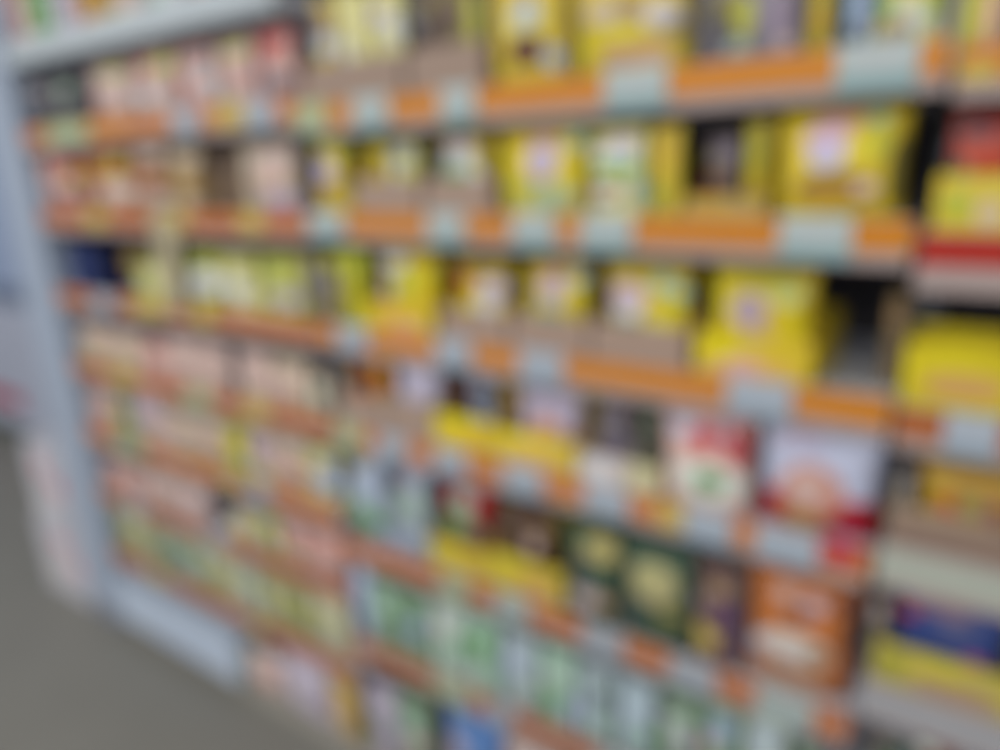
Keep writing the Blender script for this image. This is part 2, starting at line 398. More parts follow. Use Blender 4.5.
# --- L2
g('L2', 'pouch', 24, 55, 148, 'PK', [(36, 164, 11, 9, 'OR'), (48, 152, 8, 6, 'RO'), (44, 190, 9, 10, 'WH')], 'pink and orange pouch beside the blue end panel')
g('L2', 'pouch', 57, 80, 150, 'PK', [(66, 160, 9, 8, 'RD'), (74, 172, 7, 6, 'YG'), (70, 195, 8, 8, 'MR')], 'dull red pouch with yellow spot')
g('L2', 'pouch', 82, 131, 146, 'OD', [(114, 160, 10, 7, 'YG'), (96, 168, 8, 7, 'OC'), (118, 189, 15, 13, (226, 206, 192)), (94, 200, 8, 10, 'MR')], 'brown orange pouch with large cream disc')
g('L2', 'pouch', 133, 166, 140, 'TN', [(146, 148, 13, 9, 'PL'), (150, 175, 14, 8, 'OD'), (156, 195, 12, 9, 'PL')], 'tan pouch with pink top')
g('L2', 'pouch', 168, 203, 142, 'TN', [(184, 154, 13, 9, 'BE'), (184, 178, 14, 8, 'OC'), (184, 198, 14, 8, 'BE')], 'ochre brown pouch with beige top')
g('L2', 'pouch', 205, 238, 148, (150, 124, 102), [(218, 190, 11, 12, 'TN'), (222, 160, 10, 8, 'BD')], 'dark brown pouch added for the shaded empty gap', .06)  # added pouch, its dark brown stands for shade in an empty gap
g('L2', 'pouch', 240, 295, 140, 'BE', [(272, 152, 19, 13, 'PL'), (280, 198, 18, 10, 'LI'), (250, 185, 8, 18, 'BE'), (272, 175, 18, 6, 'PK'), (282, 212, 16, 5, 'RO')], 'wide beige pouch with rosy top and lilac patch')
# --- L3
g('L3', 'box', 58, 97, 240, 'NV', [(82, 264, 12, 5, 'BL')], 'navy blue carton beside the brown pouch', .05, d=.2)
g('L3', 'pouch', 108, 150, 246, 'BD', [(130, 256, 14, 8, 'OC'), (128, 276, 12, 6, 'MR')], 'dark brown pouch with ochre patch', .12)
g('L3', 'pouch', 136, 168, 262, 'LM', [(152, 276, 12, 10, 'PY'), (144, 296, 8, 6, 'YG')], 'small lime yellow pouch', .018, t=.03)
g('L3', 'pouch', 184, 222, 250, 'YG', [(196, 258, 9, 7, 'LM'), (206, 278, 14, 14, 'WH'), (192, 298, 8, 6, 'PY')], 'lime pouch with round white patch')
g('L3', 'pouch', 224, 256, 254, 'PY', [(236, 285, 11, 11, 'WH'), (244, 264, 10, 8, 'YG'), (232, 304, 8, 5, 'LI')], 'pale yellow pouch with white centre')
g('L3', 'pouch', 258, 302, 254, 'YG', [(272, 268, 16, 9, 'LM'), (288, 296, 11, 10, 'LI'), (266, 290, 8, 8, 'PY'), (280, 314, 14, 4, 'PY')], 'lime pouch with lilac patch at the bay end')
# --- L4
for k, (a, b, tp, c, bl, ds) in enumerate([
    (80, 108, 326, 'PL', [(94, 338, 12, 9, 'BE'), (92, 358, 12, 6, 'YG')], 'cream pink packet with yellow foot, next to the end panel'),
    (110, 142, 332, 'PL', [(126, 346, 13, 11, 'BE'), (124, 366, 12, 5, 'YG')], 'cream pink packet with yellow foot, second along'),
    (146, 164, 340, 'PK', [(155, 362, 6, 7, 'PL')], 'narrow rose packet'),
    (166, 196, 337, 'PL', [(182, 358, 12, 12, (216, 190, 180)), (180, 380, 12, 5, 'PK')], 'pinkish packet with white centre'),
    (198, 226, 343, 'PL', [(211, 366, 11, 12, (216, 190, 180)), (212, 388, 10, 5, 'BE')], 'pinkish packet with white centre and beige foot'),
    (238, 270, 350, 'PL', [(254, 372, 13, 13, (216, 190, 180)), (250, 398, 12, 5, 'PY')], 'pale pink packet with white centre after the gap'),
    (272, 307, 358, 'BE', [(288, 380, 14, 13, (216, 190, 180)), (286, 405, 14, 5, 'OD')], 'beige packet with white centre after the gap'),
    (312, 326, 376, 'BE', [(319, 395, 5, 9, 'PM')], 'narrow beige packet at the bay end')]):
    g('L4', 'pouch', a, b, tp, c, bl, ds)
# --- L5
for (a, b, tp, c, bl, ds) in [
    (80, 113, 388, 'PK', [(98, 400, 13, 8, (216, 190, 180)), (92, 422, 12, 8, 'OD')], 'pink orange packet with white top'),
    (115, 129, 398, 'GG', [(122, 415, 5, 8, 'YG')], 'narrow dull green packet'),
    (131, 163, 396, 'PL', [(146, 408, 12, 8, 'LI'), (140, 428, 8, 8, 'YG')], 'pinkish packet with lilac top'),
    (166, 194, 410, 'BE', [(180, 425, 12, 8, (216, 190, 180)), (172, 444, 8, 6, 'PL')], 'beige packet with white band'),
    (196, 224, 416, 'BE', [(210, 436, 12, 12, 'PL'), (212, 456, 10, 6, 'OC')], 'beige packet with pinkish centre'),
    (226, 246, 424, 'YG', [(234, 442, 8, 10, 'YB'), (236, 468, 8, 7, 'PM')], 'narrow yellow packet'),
    (248, 272, 430, 'PL', [(258, 448, 9, 9, 'LI'), (262, 474, 10, 7, 'PY')], 'pale packet with lilac centre'),
    (274, 304, 437, 'BE', [(289, 450, 12, 9, (216, 190, 180)), (290, 468, 11, 7, 'PK'), (290, 488, 12, 6, 'OD')], 'beige packet with white top and pink band'),
    (306, 337, 450, 'PY', [(313, 472, 6, 9, 'PK'), (328, 476, 9, 18, 'PB')], 'cream packet with pale blue side at the bay end')]:
    g('L5', 'pouch', a, b, tp, c, bl, ds)
# --- L6
for (a, b, tp, c, bl, ds) in [
    (101, 125, 462, 'PK', [(112, 476, 9, 7, 'PL'), (110, 492, 9, 6, 'OD')], 'pink orange packet by the end panel'),
    (127, 150, 470, 'PL', [(138, 484, 9, 8, 'PK')], 'rosy packet with darker centre'),
    (152, 178, 474, 'PL', [(163, 492, 10, 10, (216, 190, 180))], 'rosy packet with round white centre'),
    (180, 206, 484, 'PL', [(194, 504, 10, 14, (222, 198, 196))], 'tall pale pink packet'),
    (232, 256, 512, 'BE', [(242, 526, 9, 8, 'PY'), (244, 546, 9, 6, 'OD')], 'beige packet after the dark gap'),
    (258, 277, 518, 'YG', [(267, 534, 7, 8, 'PM'), (268, 552, 8, 6, 'PL')], 'yellow green packet'),
    (279, 305, 522, 'PK', [(290, 540, 10, 8, 'PL'), (294, 558, 9, 6, 'YG')], 'pink packet with yellow foot'),
    (307, 342, 532, 'PK', [(320, 548, 10, 8, 'PK'), (320, 562, 10, 8, 'PL')], 'pink packet at the bay end')]:
    g('L6', 'pouch', a, b, tp, c, bl, ds)
# --- L7
for k, (a, b, tp, c, bl, ds) in enumerate([
    (104, 124, 504, 'YG', [(114, 522, 8, 10, 'GG')], 'olive green packet by the end panel'),
    (126, 146, 516, 'PY', [(137, 534, 7, 9, 'YG'), (134, 552, 7, 5, 'GR')], 'pale yellow packet with green foot'),
    (148, 167, 524, 'GG', [(158, 540, 7, 8, 'YG')], 'grey green packet with yellow spot'),
    (169, 190, 534, 'MI', [(178, 552, 8, 10, 'GR')], 'mint packet with green centre'),
    (192, 212, 546, 'YG', [(202, 562, 8, 9, 'MI')], 'yellow green packet with mint centre'),
    (214, 235, 556, 'PY', [(226, 576, 7, 9, 'YG'), (222, 594, 7, 6, 'GG')], 'pale yellow packet with olive centre'),
    (237, 258, 566, 'MI', [(246, 584, 7, 10, 'PY')], 'mint packet with cream centre'),
    (260, 282, 576, 'YG', [(272, 596, 8, 10, 'PY')], 'yellow green packet with cream centre'),
    (284, 308, 588, 'YG', [(298, 606, 8, 10, 'LM')], 'olive yellow packet with lime centre'),
    (310, 348, 600, 'PY', [(324, 620, 8, 12, 'YG'), (332, 630, 5, 10, 'MI')], 'pale yellow packet at the bay end')]):
    g('L7', 'pouch', a, b, tp, c, bl, ds)
# --- far bay, bottom deck
g('LB', 'box', 126, 232, 611, (184, 202, 226), [(180, 655, 40, 14, (172, 192, 222))], 'long pale blue carton by the end panel', -.02, d=.3)
g('LB', 'pouch', 230, 243, 640, 'MI', [(236, 660, 5, 12, 'GR')], 'narrow mint green pouch beside the blue carton', .01)
g('LB', 'pouch', 245, 281, 654, 'PL', [(262, 675, 13, 13, 'PK'), (262, 705, 12, 8, 'BE')], 'pinkish pouch with rosy centre', .01)
g('LB', 'pouch', 283, 327, 660, 'LI', [(306, 682, 16, 14, (196, 186, 204)), (292, 708, 12, 6, 'PK')], 'lilac pouch', .01)
g('LB', 'pouch', 329, 357, 676, 'OC', [(344, 700, 11, 14, (216, 176, 100)), (336, 722, 10, 8, 'PL')], 'ochre yellow pouch at the bay end', .01)

# --- M1
g('M1', 'tray', 296, 404, 59, 'BR', [], 'brown cardboard tray holding pale yellow pouches', .016)
g('M1', 'tray', 407, 484, 44, 'BR', [], 'brown cardboard tray holding a dark pouch', .016)
g('M1', 'pouch', 297, 334, -2, 'Y', [(318, 26, 11, 18, 'BR'), (324, 45, 12, 9, 'WH'), (300, 52, 6, 16, 'OY')], 'yellow pouch with brownish panel in the first tray', IN, lift=TL)
g('M1', 'pouch', 336, 369, -24, 'PY', [(352, 24, 13, 30, (224, 218, 150)), (342, 44, 10, 12, 'WH')], 'pale yellow pouch in the middle of its tray', IN, lift=TL)
g('M1', 'pouch', 371, 403, -30, 'PY', [(376, 4, 9, 10, 'LI'), (392, 24, 8, 18, 'WH'), (384, 36, 12, 6, 'PY')], 'cream pouch with lilac patch in tray', IN, lift=TL)
g('M1', 'pouch', 409, 444, -40, 'BD', [(422, 4, 12, 10, 'OL'), (426, 28, 14, 14, (92, 78, 66))], 'dark brown pouch in tray', IN, lift=TL)
g('M1', 'pouch', 446, 481, -42, 'OL', [(456, 14, 10, 12, 'BD'), (448, 34, 10, 10, (100, 86, 70)), (474, 20, 6, 30, 'YG')], 'olive brown pouch in tray', IN, lift=TL)
g('M1', 'pouch', 487, 566, -60, 'Y', [(527, 12, 20, 16, 'PY'), (527, 3, 13, 14, 'PB'), (554, 54, 8, 12, 'PB'), (528, 46, 18, 16, (104, 62, 52), 5), (527, 48, 10, 10, (92, 48, 50))], 'yellow pouch with white top and maroon square picture')
g('M1', 'pouch', 568, 690, -62, 'Y', [(604, 5, 18, 14, 'BE'), (632, 0, 14, 14, 'TN'), (664, 6, 20, 14, (214, 206, 206)), (676, 20, 14, 6, 'GY'), (588, 45, 10, 22, 'YB'), (636, 52, 36, 9, (214, 166, 140), 5), (622, 28, 20, 8, 'YB')], 'large yellow pouch with beige top and salmon label')
g('M1', 'pouch', 697, 806, -70, 'GY', [(726, 6, 16, 24, 'OL'), (722, 28, 10, 22, 'GD'), (782, 14, 18, 36, (150, 136, 156)), (746, 10, 10, 26, 'YG'), (738, 44, 12, 7, 'PM'), (788, 40, 10, 6, 'PL'), (765, 40, 14, 8, 'GY')], 'grey lilac pouch with olive panel')
g('M1', 'pouch', 809, 832, -70, (196, 176, 30), [(822, 20, 7, 20, 'OY')], 'narrow yellow pouch standing beside the dark gap')
g('M1', 'pouch', 838, 873, -75, 'PB', [(841, 10, 8, 30, 'DG'), (858, 10, 9, 30, 'LB'), (850, 36, 10, 8, 'GD')], 'pale blue pouch with dark green edge')
g('M1', 'pouch', 876, 950, -80, 'PY', [(884, 6, 12, 10, 'GR'), (910, 16, 14, 8, 'WH'), (896, 30, 18, 8, 'TN'), (938, 0, 12, 16, 'LM'), (926, 20, 10, 8, 'PM')], 'pale pouch with green corners by the bay gap')
# --- M2
g('M2', 'pouch', 299, 347, 136, 'Y', [(324, 166, 11, 16, 'LI'), (310, 146, 10, 7, 'YG'), (336, 142, 9, 7, 'LM'), (318, 196, 18, 10, 'OY'), (340, 182, 5, 12, 'OL')], 'yellow pouch with slanted lilac oval')
g('M2', 'tray', 354, 421, 179, 'BR', [], 'brown tray under yellow and white pouches', .016)
g('M2', 'tray', 425, 491, 177, 'BR', [], 'brown tray under a bright yellow pouch', .016)
g('M2', 'pouch', 355, 385, 142, 'Y', [(366, 168, 9, 8, 'OY'), (376, 150, 6, 6, 'YB')], 'yellow pouch on the far side of its tray', IN, lift=TL)
g('M2', 'pouch', 387, 420, 138, 'PY', [(398, 150, 10, 8, 'PB'), (408, 168, 9, 8, 'YG'), (394, 172, 8, 6, 'WH')], 'pale pouch with blue patch in tray', IN, lift=TL)
g('M2', 'pouch', 426, 490, 128, 'Y', [(458, 142, 16, 12, (216, 206, 222)), (458, 158, 20, 8, 'PM'), (456, 170, 15, 6, 'GR'), (434, 150, 7, 12, 'YB'), (478, 170, 7, 8, 'WH')], 'bright yellow pouch with white and green centre in tray', IN, lift=TL)
g('M2', 'pouch', 496, 585, 122, 'Y', [(543, 128, 16, 6, 'PK'), (543, 155, 17, 20, 'LI'), (510, 156, 9, 12, 'YB'), (518, 186, 12, 9, 'LM'), (576, 130, 10, 9, 'MI'), (552, 194, 26, 14, (170, 190, 150)), (572, 165, 7, 14, 'YB')], 'yellow pouch with lilac oval and mint corner')
g('M2', 'pouch', 588, 646, 124, 'PY', [(594, 132, 8, 8, 'OL'), (622, 136, 16, 9, 'LI'), (616, 148, 22, 8, 'WH'), (618, 161, 26, 8, 'GR'), (606, 188, 22, 13, 'TN'), (606, 189, 12, 7, 'WH'), (638, 186, 7, 16, 'PM')], 'pale pouch with green band and food picture')
g('M2', 'pouch', 648, 682, 124, (202, 180, 50), [(652, 196, 8, 10, 'GR'), (668, 150, 6, 24, 'OY')], 'narrow ochre yellow pouch beside the dark opening', .03, turn=-.12)
g('M2', 'pouch', 684, 742, 134, (96, 84, 82), [(726, 152, 13, 11, (126, 116, 132)), (700, 162, 13, 9, (170, 158, 60)), (698, 180, 16, 8, (170, 80, 56)), (726, 178, 14, 8, 'BD')], 'dark grey pouch with painted-in shade of the opening', .07, t=.04, lift=TL)  # dark grey base paints in the shade around a low pack
g('M2', 'tray', 684, 764, 196, (190, 164, 80), [(708, 200, 18, 8, 'OC'), (745, 198, 12, 8, 'TN')], 'low ochre tray under the dark pouch', .016)
g('M2', 'pouch', 744, 768, 118, (200, 174, 40), [(756, 150, 6, 26, 'YG')], 'narrow yellow pouch beside the big pouch', .05, lift=TL)
g('M2', 'pouch', 771, 907, 97, 'Y', [(840, 106, 26, 9, 'PK'), (828, 128, 24, 14, (208, 176, 196)), (828, 148, 20, 14, (192, 186, 216)), (868, 138, 12, 16, 'YB'), (884, 128, 9, 22, 'YG'), (836, 184, 44, 18, (150, 116, 64)), (830, 192, 28, 12, 'OC'), (868, 182, 12, 8, 'PL'), (900, 165, 10, 40, 'OL'), (880, 102, 12, 8, 'MI')], 'biggest yellow pouch with lilac oval and brown bowl picture', t=.09)
# --- M3
g('M3', 'pouch', 322, 342, 254, (158, 148, 96), [(328, 284, 9, 12, 'GY'), (332, 262, 8, 7, 'YG'), (332, 314, 9, 9, 'BD')], 'olive brown pouch at the bay edge', .02)
g('L3', 'pouch', 304, 320, 256, (158, 148, 100), [(312, 284, 7, 12, 'GY'), (312, 306, 6, 8, 'BD')], 'olive grey pouch last before the middle bay')
g('M3', 'pouch', 343, 366, 250, 'YG', [(352, 262, 7, 8, 'LM'), (356, 296, 8, 20, (176, 168, 10))], 'narrow olive yellow pouch')
g('M3', 'tray', 367, 433, 304, 'Y', [(405, 330, 20, 9, (216, 164, 130)), (390, 314, 16, 7, 'OY')], 'yellow cardboard tray with salmon print', .016)
g('M3', 'pouch', 367, 438, 246, 'Y', [(390, 254, 14, 8, 'WH'), (383, 283, 13, 14, (200, 178, 186)), (422, 272, 12, 16, 'YB'), (404, 278, 8, 14, 'LM'), (378, 258, 6, 6, 'PY')], 'bright yellow pouch with white top over yellow tray', IN, lift=TL)
g('M3', 'tray', 441, 508, 311, 'BR', [], 'brown tray nearest the yellow tray', .016)
g('M3', 'pouch', 441, 509, 260, 'Y', [(456, 275, 14, 12, 'OD'), (448, 292, 8, 12, 'OR'), (494, 282, 14, 11, 'LI'), (488, 300, 12, 8, 'WH'), (470, 302, 8, 8, 'YB'), (478, 265, 14, 5, 'TN')], 'yellow pouch with orange brown corner in tray', IN, lift=TL)
g('M3', 'tray', 511, 587, 317, 'BR', [], 'brown tray in the middle of the row', .016)
g('M3', 'pouch', 511, 587, 260, 'Y', [(552, 264, 16, 6, 'PK'), (552, 284, 14, 14, 'LI'), (522, 290, 9, 16, 'YB'), (580, 292, 7, 14, 'YB'), (578, 268, 8, 10, 'PM'), (552, 308, 18, 6, 'GG'), (528, 312, 8, 6, 'PY')], 'yellow pouch with lilac centre and pink top in tray', IN, lift=TL)
g('M3', 'tray', 590, 687, 325, 'BR', [], 'brown tray beside the big yellow tray', .016)
g('M3', 'pouch', 590, 693, 260, 'Y', [(606, 275, 14, 14, (222, 196, 100)), (628, 290, 18, 17, (200, 176, 198)), (628, 306, 14, 8, 'WH'), (628, 318, 20, 6, 'GG'), (672, 306, 14, 16, 'YB'), (662, 274, 10, 10, 'MI'), (682, 284, 8, 10, 'MI'), (655, 318, 8, 8, 'PY')], 'yellow pouch with lilac centre and mint leaves in tray', IN, lift=TL)
g('M3', 'tray', 694, 812, 336, 'Y', [(748, 372, 46, 12, (220, 176, 96)), (720, 346, 24, 12, 'YB'), (742, 366, 20, 9, 'PK')], 'largest yellow tray with pinkish print', .016)
g('M3', 'pouch', 701, 826, 261, 'Y', [(750, 302, 20, 18, (180, 160, 176)), (728, 272, 22, 7, 'YB'), (790, 284, 16, 13, (196, 206, 120)), (796, 318, 12, 14, 'YB'), (720, 300, 9, 24, 'YB'), (756, 328, 18, 6, 'PL'), (770, 272, 28, 6, 'YG')], 'yellow pouch with lilac oval beside the empty black gap', IN, lift=TL)
# --- M4
g('M4', 'pouch', 318, 340, 366, 'BE', [(330, 385, 8, 10, 'PM'), (328, 405, 8, 8, 'WH')], 'beige white pouch at the bay edge')
g('M4', 'tray', 342, 384, 396, 'BR', [], 'brown tray under the orange pouch', .016)
g('M4', 'tray', 386, 433, 400, 'BR', [], 'brown tray under the lilac white pouch', .016)
g('M4', 'pouch', 342, 374, 356, 'OD', [(352, 372, 9, 9, 'OC'), (364, 378, 8, 8, 'DB')], 'orange and dark brown pouch in tray', IN, lift=TL)
g('M4', 'pouch', 376, 391, 360, 'OC', [(384, 380, 6, 10, 'OR')], 'narrow ochre pouch beside the lilac pouch', IN, lift=TL)
g('M4', 'pouch', 393, 440, 358, (196, 190, 212), [(418, 384, 20, 14, (202, 196, 220)), (412, 402, 16, 6, 'PL')], 'lilac white pouch in tray', IN, lift=TL)
g('M4', 'pouch', 444, 470, 374, 'DB', [(456, 392, 9, 8, 'MR')], 'dark brown pouch behind yellow tray', .07, lift=TL)
g('M4', 'pouch', 472, 493, 378, 'LB', [(484, 398, 8, 12, 'GY')], 'grey blue pouch behind yellow tray', .06, lift=TL)
g('M4', 'tray', 433, 492, 417, 'Y', [(455, 425, 18, 11, (226, 206, 30)), (470, 446, 24, 8, 'OY')], 'bright yellow tray with dark pouches', .016)
g('M4', 'pouch', 496, 516, 384, 'TN', [(508, 395, 6, 8, 'OC'), (500, 398, 4, 12, 'LB')], 'narrow tan pouch', .05, lift=TL)
g('M4', 'tray', 494, 575, 436, 'Y', [(524, 442, 28, 9, (230, 208, 40)), (532, 460, 30, 8, (216, 168, 100))], 'yellow tray under the lilac and orange pouch', .016)
g('M4', 'pouch', 518, 586, 386, (186, 176, 196), [(552, 404, 22, 9, 'LI'), (548, 424, 16, 10, (214, 140, 84)), (556, 436, 11, 9, 'BE'), (575, 440, 7, 10, 'OD')], 'lilac pouch with orange food picture', IN, lift=TL)
g('M4', 'pouch', 598, 626, 402, (126, 112, 128), [(612, 425, 10, 14, 'GY'), (630, 450, 8, 10, 'LB')], 'purple grey pouch behind white tray', .07, lift=TL)
g('M4', 'pouch', 628, 656, 408, (92, 100, 92), [(641, 422, 10, 12, 'GR'), (638, 448, 10, 10, (140, 150, 164))], 'dark pouch with green square', .07, lift=TL)
g('M4', 'tray', 578, 626, 456, (206, 192, 186), [(600, 470, 16, 8, 'WH')], 'whitish tray', .016)
g('M4', 'tray', 628, 658, 466, (206, 200, 156), [], 'pale yellow tray', .016)
g('M4', 'pouch', 660, 752, 410, 'PK', [(682, 418, 14, 8, 'PB'), (704, 430, 12, 14, 'RD'), (738, 438, 12, 20, (182, 50, 58)), (722, 424, 12, 7, (168, 128, 150)), (674, 450, 10, 18, 'PL'), (710, 478, 40, 24, (222, 226, 216)), (711, 476, 15, 12, (84, 146, 70)), (700, 506, 30, 6, 'PL')], 'red pouch with white bowl and green herb picture', .02, t=.06)
g('M4', 'bag', 755, 886, 419, (190, 196, 222), [(800, 428, 30, 8, 'LI'), (818, 524, 72, 36, 'RD', 4), (764, 502, 20, 20, 'RD'), (852, 518, 30, 18, (190, 12, 34)), (812, 486, 35, 31, (202, 140, 122)), (808, 482, 18, 14, 'PL'), (800, 519, 24, 12, (214, 170, 50)), (842, 542, 18, 10, 'HP')], 'large white and red bag with round food picture', .034, t=.08)
# --- M5
g('M5', 'bag', 324, 383, 446, 'PB', [(334, 480, 12, 16, (188, 190, 214)), (354, 502, 15, 15, (112, 176, 100)), (368, 520, 14, 14, (112, 176, 100)), (354, 496, 9, 10, 'MI'), (350, 454, 12, 8, 'OL'), (378, 540, 8, 10, 'PB')], 'white bag with green diagonal band', .022)
g('M5', 'bag', 385, 430, 457, (150, 164, 176), [(390, 470, 12, 14, (70, 72, 84)), (412, 470, 10, 12, 'LI'), (390, 502, 12, 14, 'GG'), (416, 500, 10, 20, (170, 196, 190)), (406, 540, 20, 14, 'PB'), (420, 470, 8, 10, 'LB')], 'grey blue bag with dark top', .022)
g('M5', 'pouch', 432, 497, 472, (150, 70, 60), [(446, 490, 12, 9, 'RD'), (488, 500, 13, 14, (210, 20, 34)), (464, 494, 10, 10, 'PM'), (458, 514, 16, 9, 'GR'), (472, 524, 12, 8, 'GG'), (448, 532, 10, 8, 'OL'), (474, 536, 16, 7, 'MR')], 'red pouch with white and green centre', IN, lift=TL)
g('M5', 'tray', 431, 486, 545, 'Y', [(452, 548, 18, 9, (226, 204, 40)), (470, 572, 22, 8, 'OY')], 'yellow tray under the red pouch', .016)
g('M5', 'pouch', 499, 522, 500, (122, 92, 74), [(508, 520, 8, 12, 'BD')], 'brown pouch behind yellow tray', .06, lift=TL)
g('M5', 'pouch', 524, 552, 506, (80, 44, 46), [(540, 530, 9, 10, 'TN'), (532, 545, 9, 8, 'PL')], 'dark maroon pouch behind yellow tray', .06, lift=TL)
g('M5', 'tray', 488, 562, 561, 'Y', [(510, 564, 20, 9, (226, 204, 30)), (536, 590, 20, 10, (216, 160, 80))], 'yellow tray under brown and maroon pouches', .016)
g('M5', 'pouch', 565, 618, 524, 'DG', [(602, 542, 20, 14, (190, 176, 100)), (580, 560, 12, 10, 'GD'), (586, 594, 16, 10, (206, 182, 186)), (606, 600, 10, 10, 'TN')], 'dark green pouch with yellow oval and pink white foot')
g('M5', 'pouch', 620, 692, 540, 'DG', [(654, 576, 26, 22, (184, 174, 116)), (652, 566, 14, 10, (188, 184, 120)), (672, 612, 16, 8, 'OL'), (640, 606, 12, 8, 'GD')], 'dark green pouch with big cream oval')
g('M5', 'pouch', 694, 741, 562, (124, 92, 84), [(702, 574, 10, 7, 'BK'), (694, 592, 8, 9, 'LI'), (718, 584, 14, 8, 'TN'), (726, 608, 14, 14, 'PU'), (702, 632, 16, 13, (218, 190, 80)), (730, 640, 8, 10, 'PU'), (678, 625, 8, 10, 'LI')], 'purple brown pouch with yellow disc')
g('M5', 'bag', 743, 856, 566, (206, 112, 46), [(786, 583, 11, 9, (206, 168, 156)), (816, 597, 12, 9, (200, 176, 186)), (846, 596, 10, 12, 'MR'), (768, 638, 20, 10, 'PB'), (796, 642, 38, 19, (220, 204, 190)), (820, 650, 11, 9, 'TN'), (790, 650, 14, 8, 'WH'), (790, 684, 40, 12, (214, 150, 76)), (800, 604, 10, 8, 'MR'), (850, 630, 8, 20, (146, 80, 50))], 'orange bag with white bowl picture', .03, t=.07)
g('M5', 'box', 842, 856, 676, 'LB', [], 'narrow grey blue carton in front of the orange bag', -.004 + .0125, d=.02) if 0 else None
# --- M6
g('M6', 'pouch', 337, 370, 566, (170, 188, 222), [(354, 584, 14, 16, (176, 194, 230))], 'pale blue pouch at the bay edge', .012)
mint = [  # the loose mint and grey bags of the low shelf
 (370, 400, 582, 'GG', [(384, 600, 10, 12, 'MI'), (386, 626, 9, 8, 'GG')], 'grey green bag with mint top'),
 (402, 430, 594, 'GG', [(414, 620, 9, 14, 'LB'), (406, 608, 7, 7, 'GR')], 'grey green bag with blue grey patch'),
 (432, 466, 604, 'PM', [(440, 620, 11, 8, (206, 206, 206)), (454, 650, 10, 12, 'MI'), (462, 636, 6, 8, 'GR')], 'white bag with mint foot'),
 (468, 498, 618, 'MI', [(482, 640, 9, 12, 'GR'), (474, 672, 9, 12, 'PM')], 'mint bag with green spot'),
 (500, 538, 634, (170, 190, 196), [(512, 655, 12, 14, 'PB'), (530, 690, 9, 12, 'PM'), (498, 684, 8, 9, 'GR'), (545, 668, 7, 9, 'MI')], 'pale blue grey bag with white patch'),
 (540, 575, 648, 'MI', [(556, 670, 9, 10, 'PM'), (550, 700, 10, 14, 'GR'), (572, 710, 10, 14, 'PB')], 'mint bag with green foot'),
 (577, 614, 664, (164, 184, 190), [(582, 706, 12, 18, 'PB'), (604, 690, 8, 9, 'DG'), (598, 720, 9, 10, 'MI')], 'blue grey bag with dark green spot'),
 (616, 655, 678, (168, 190, 200), [(634, 706, 14, 20, (178, 200, 214)), (650, 736, 8, 9, 'GR'), (622, 732, 9, 9, 'MI')], 'pale blue bag with mint corner'),
 (657, 697, 694, 'GG', [(676, 726, 12, 14, 'PM'), (666, 708, 10, 7, 'GD'), (684, 744, 10, 8, 'LI')], 'grey green bag with white centre'),
 (699, 740, 706, 'GG', [(722, 730, 13, 12, 'LB'), (706, 742, 10, 8, 'PL')], 'grey green bag with blue grey centre'),
 (742, 784, 722, 'PM', [(764, 742, 12, 10, 'PB')], 'pale mint bag near the bay gap'),
 (786, 830, 736, 'GD', [(806, 756, 12, 10, 'GG')], 'dark grey bag by the bay gap')]
for (a, b, tp, c, bl, ds) in mint:
    g('M6', 'bag', a, b, tp, c, bl, ds, .004 if a < 500 else .012)
# --- middle bay, bottom deck
for (a, b, tp, c, bl, ds) in [
 (361, 396, 684, 'LI', [(378, 700, 12, 9, (190, 186, 200)), (372, 726, 12, 10, 'GG')], 'lilac pouch with green foot'),
 (398, 430, 696, 'GG', [(412, 722, 10, 10, 'MI'), (418, 740, 9, 9, 'PL')], 'grey green pouch with mint centre'),
 (446, 502, 714, 'SB', [(484, 734, 14, 12, (84, 136, 214)), (456, 742, 9, 14, 'LI')], 'bright blue pouch'),
 (504, 560, 748, 'PL', [(530, 770, 12, 12, 'WH')], 'pinkish pouch beside the blue one')]:
    g('MB', 'pouch', a, b, tp, c, bl, ds, .01)

# --- near bay
g('R1', 'pouch', 962, 1012, -90, (190, 184, 62), [(992, 16, 8, 30, 'PK'), (972, 10, 8, 20, 'YG')], 'yellow green pouch with pink edge')
g('R2', 'pouch', 938, 1030, 104, (178, 66, 50), [(986, 146, 28, 14, (200, 68, 36)), (972, 116, 12, 8, 'GD'), (990, 118, 12, 10, (130, 60, 70)), (960, 160, 9, 8, 'DG')], 'red and orange pouch in yellow tray', IN, lift=TL)
g('R2', 'tray', 932, 1052, 174, 'Y', [(956, 206, 14, 14, 'LM'), (990, 214, 16, 12, 'BE'), (985, 188, 40, 6, (214, 196, 90))], 'yellow tray holding the red pouch', .016)
g('R3', 'tray', 886, 1048, 346, (206, 186, 24), [(964, 388, 44, 14, (206, 160, 90)), (900, 372, 14, 18, 'YB'), (950, 362, 40, 6, 'YB')], 'wide yellow tray below the black opening', .016, d=.12, back=1)
g('M3', 'box', 885, 905, 292, (128, 110, 82), [(896, 312, 7, 14, 'TN')], 'narrow tan carton set back beyond the black gap', .12, d=.06)
g('R4', 'pouch', 914, 1032, 462, 'OC', [(980, 476, 36, 8, (196, 148, 40)), (950, 498, 12, 9, 'RO'), (970, 498, 14, 10, (150, 146, 80)), (996, 506, 10, 10, (150, 80, 110)), (940, 480, 12, 8, 'OY')], 'ochre pouch with red and green bits in brown tray', IN, lift=TL)
g('R4', 'pouch', 884, 911, 468, 'GY', [(896, 490, 12, 16, (176, 168, 150))], 'grey beige pouch beside the ochre one', IN, lift=TL)
g('R4', 'tray', 882, 1048, 519, (146, 122, 106), [(940, 516, 60, 5, (176, 150, 120))], 'brown cardboard tray with ochre pouch', .016)
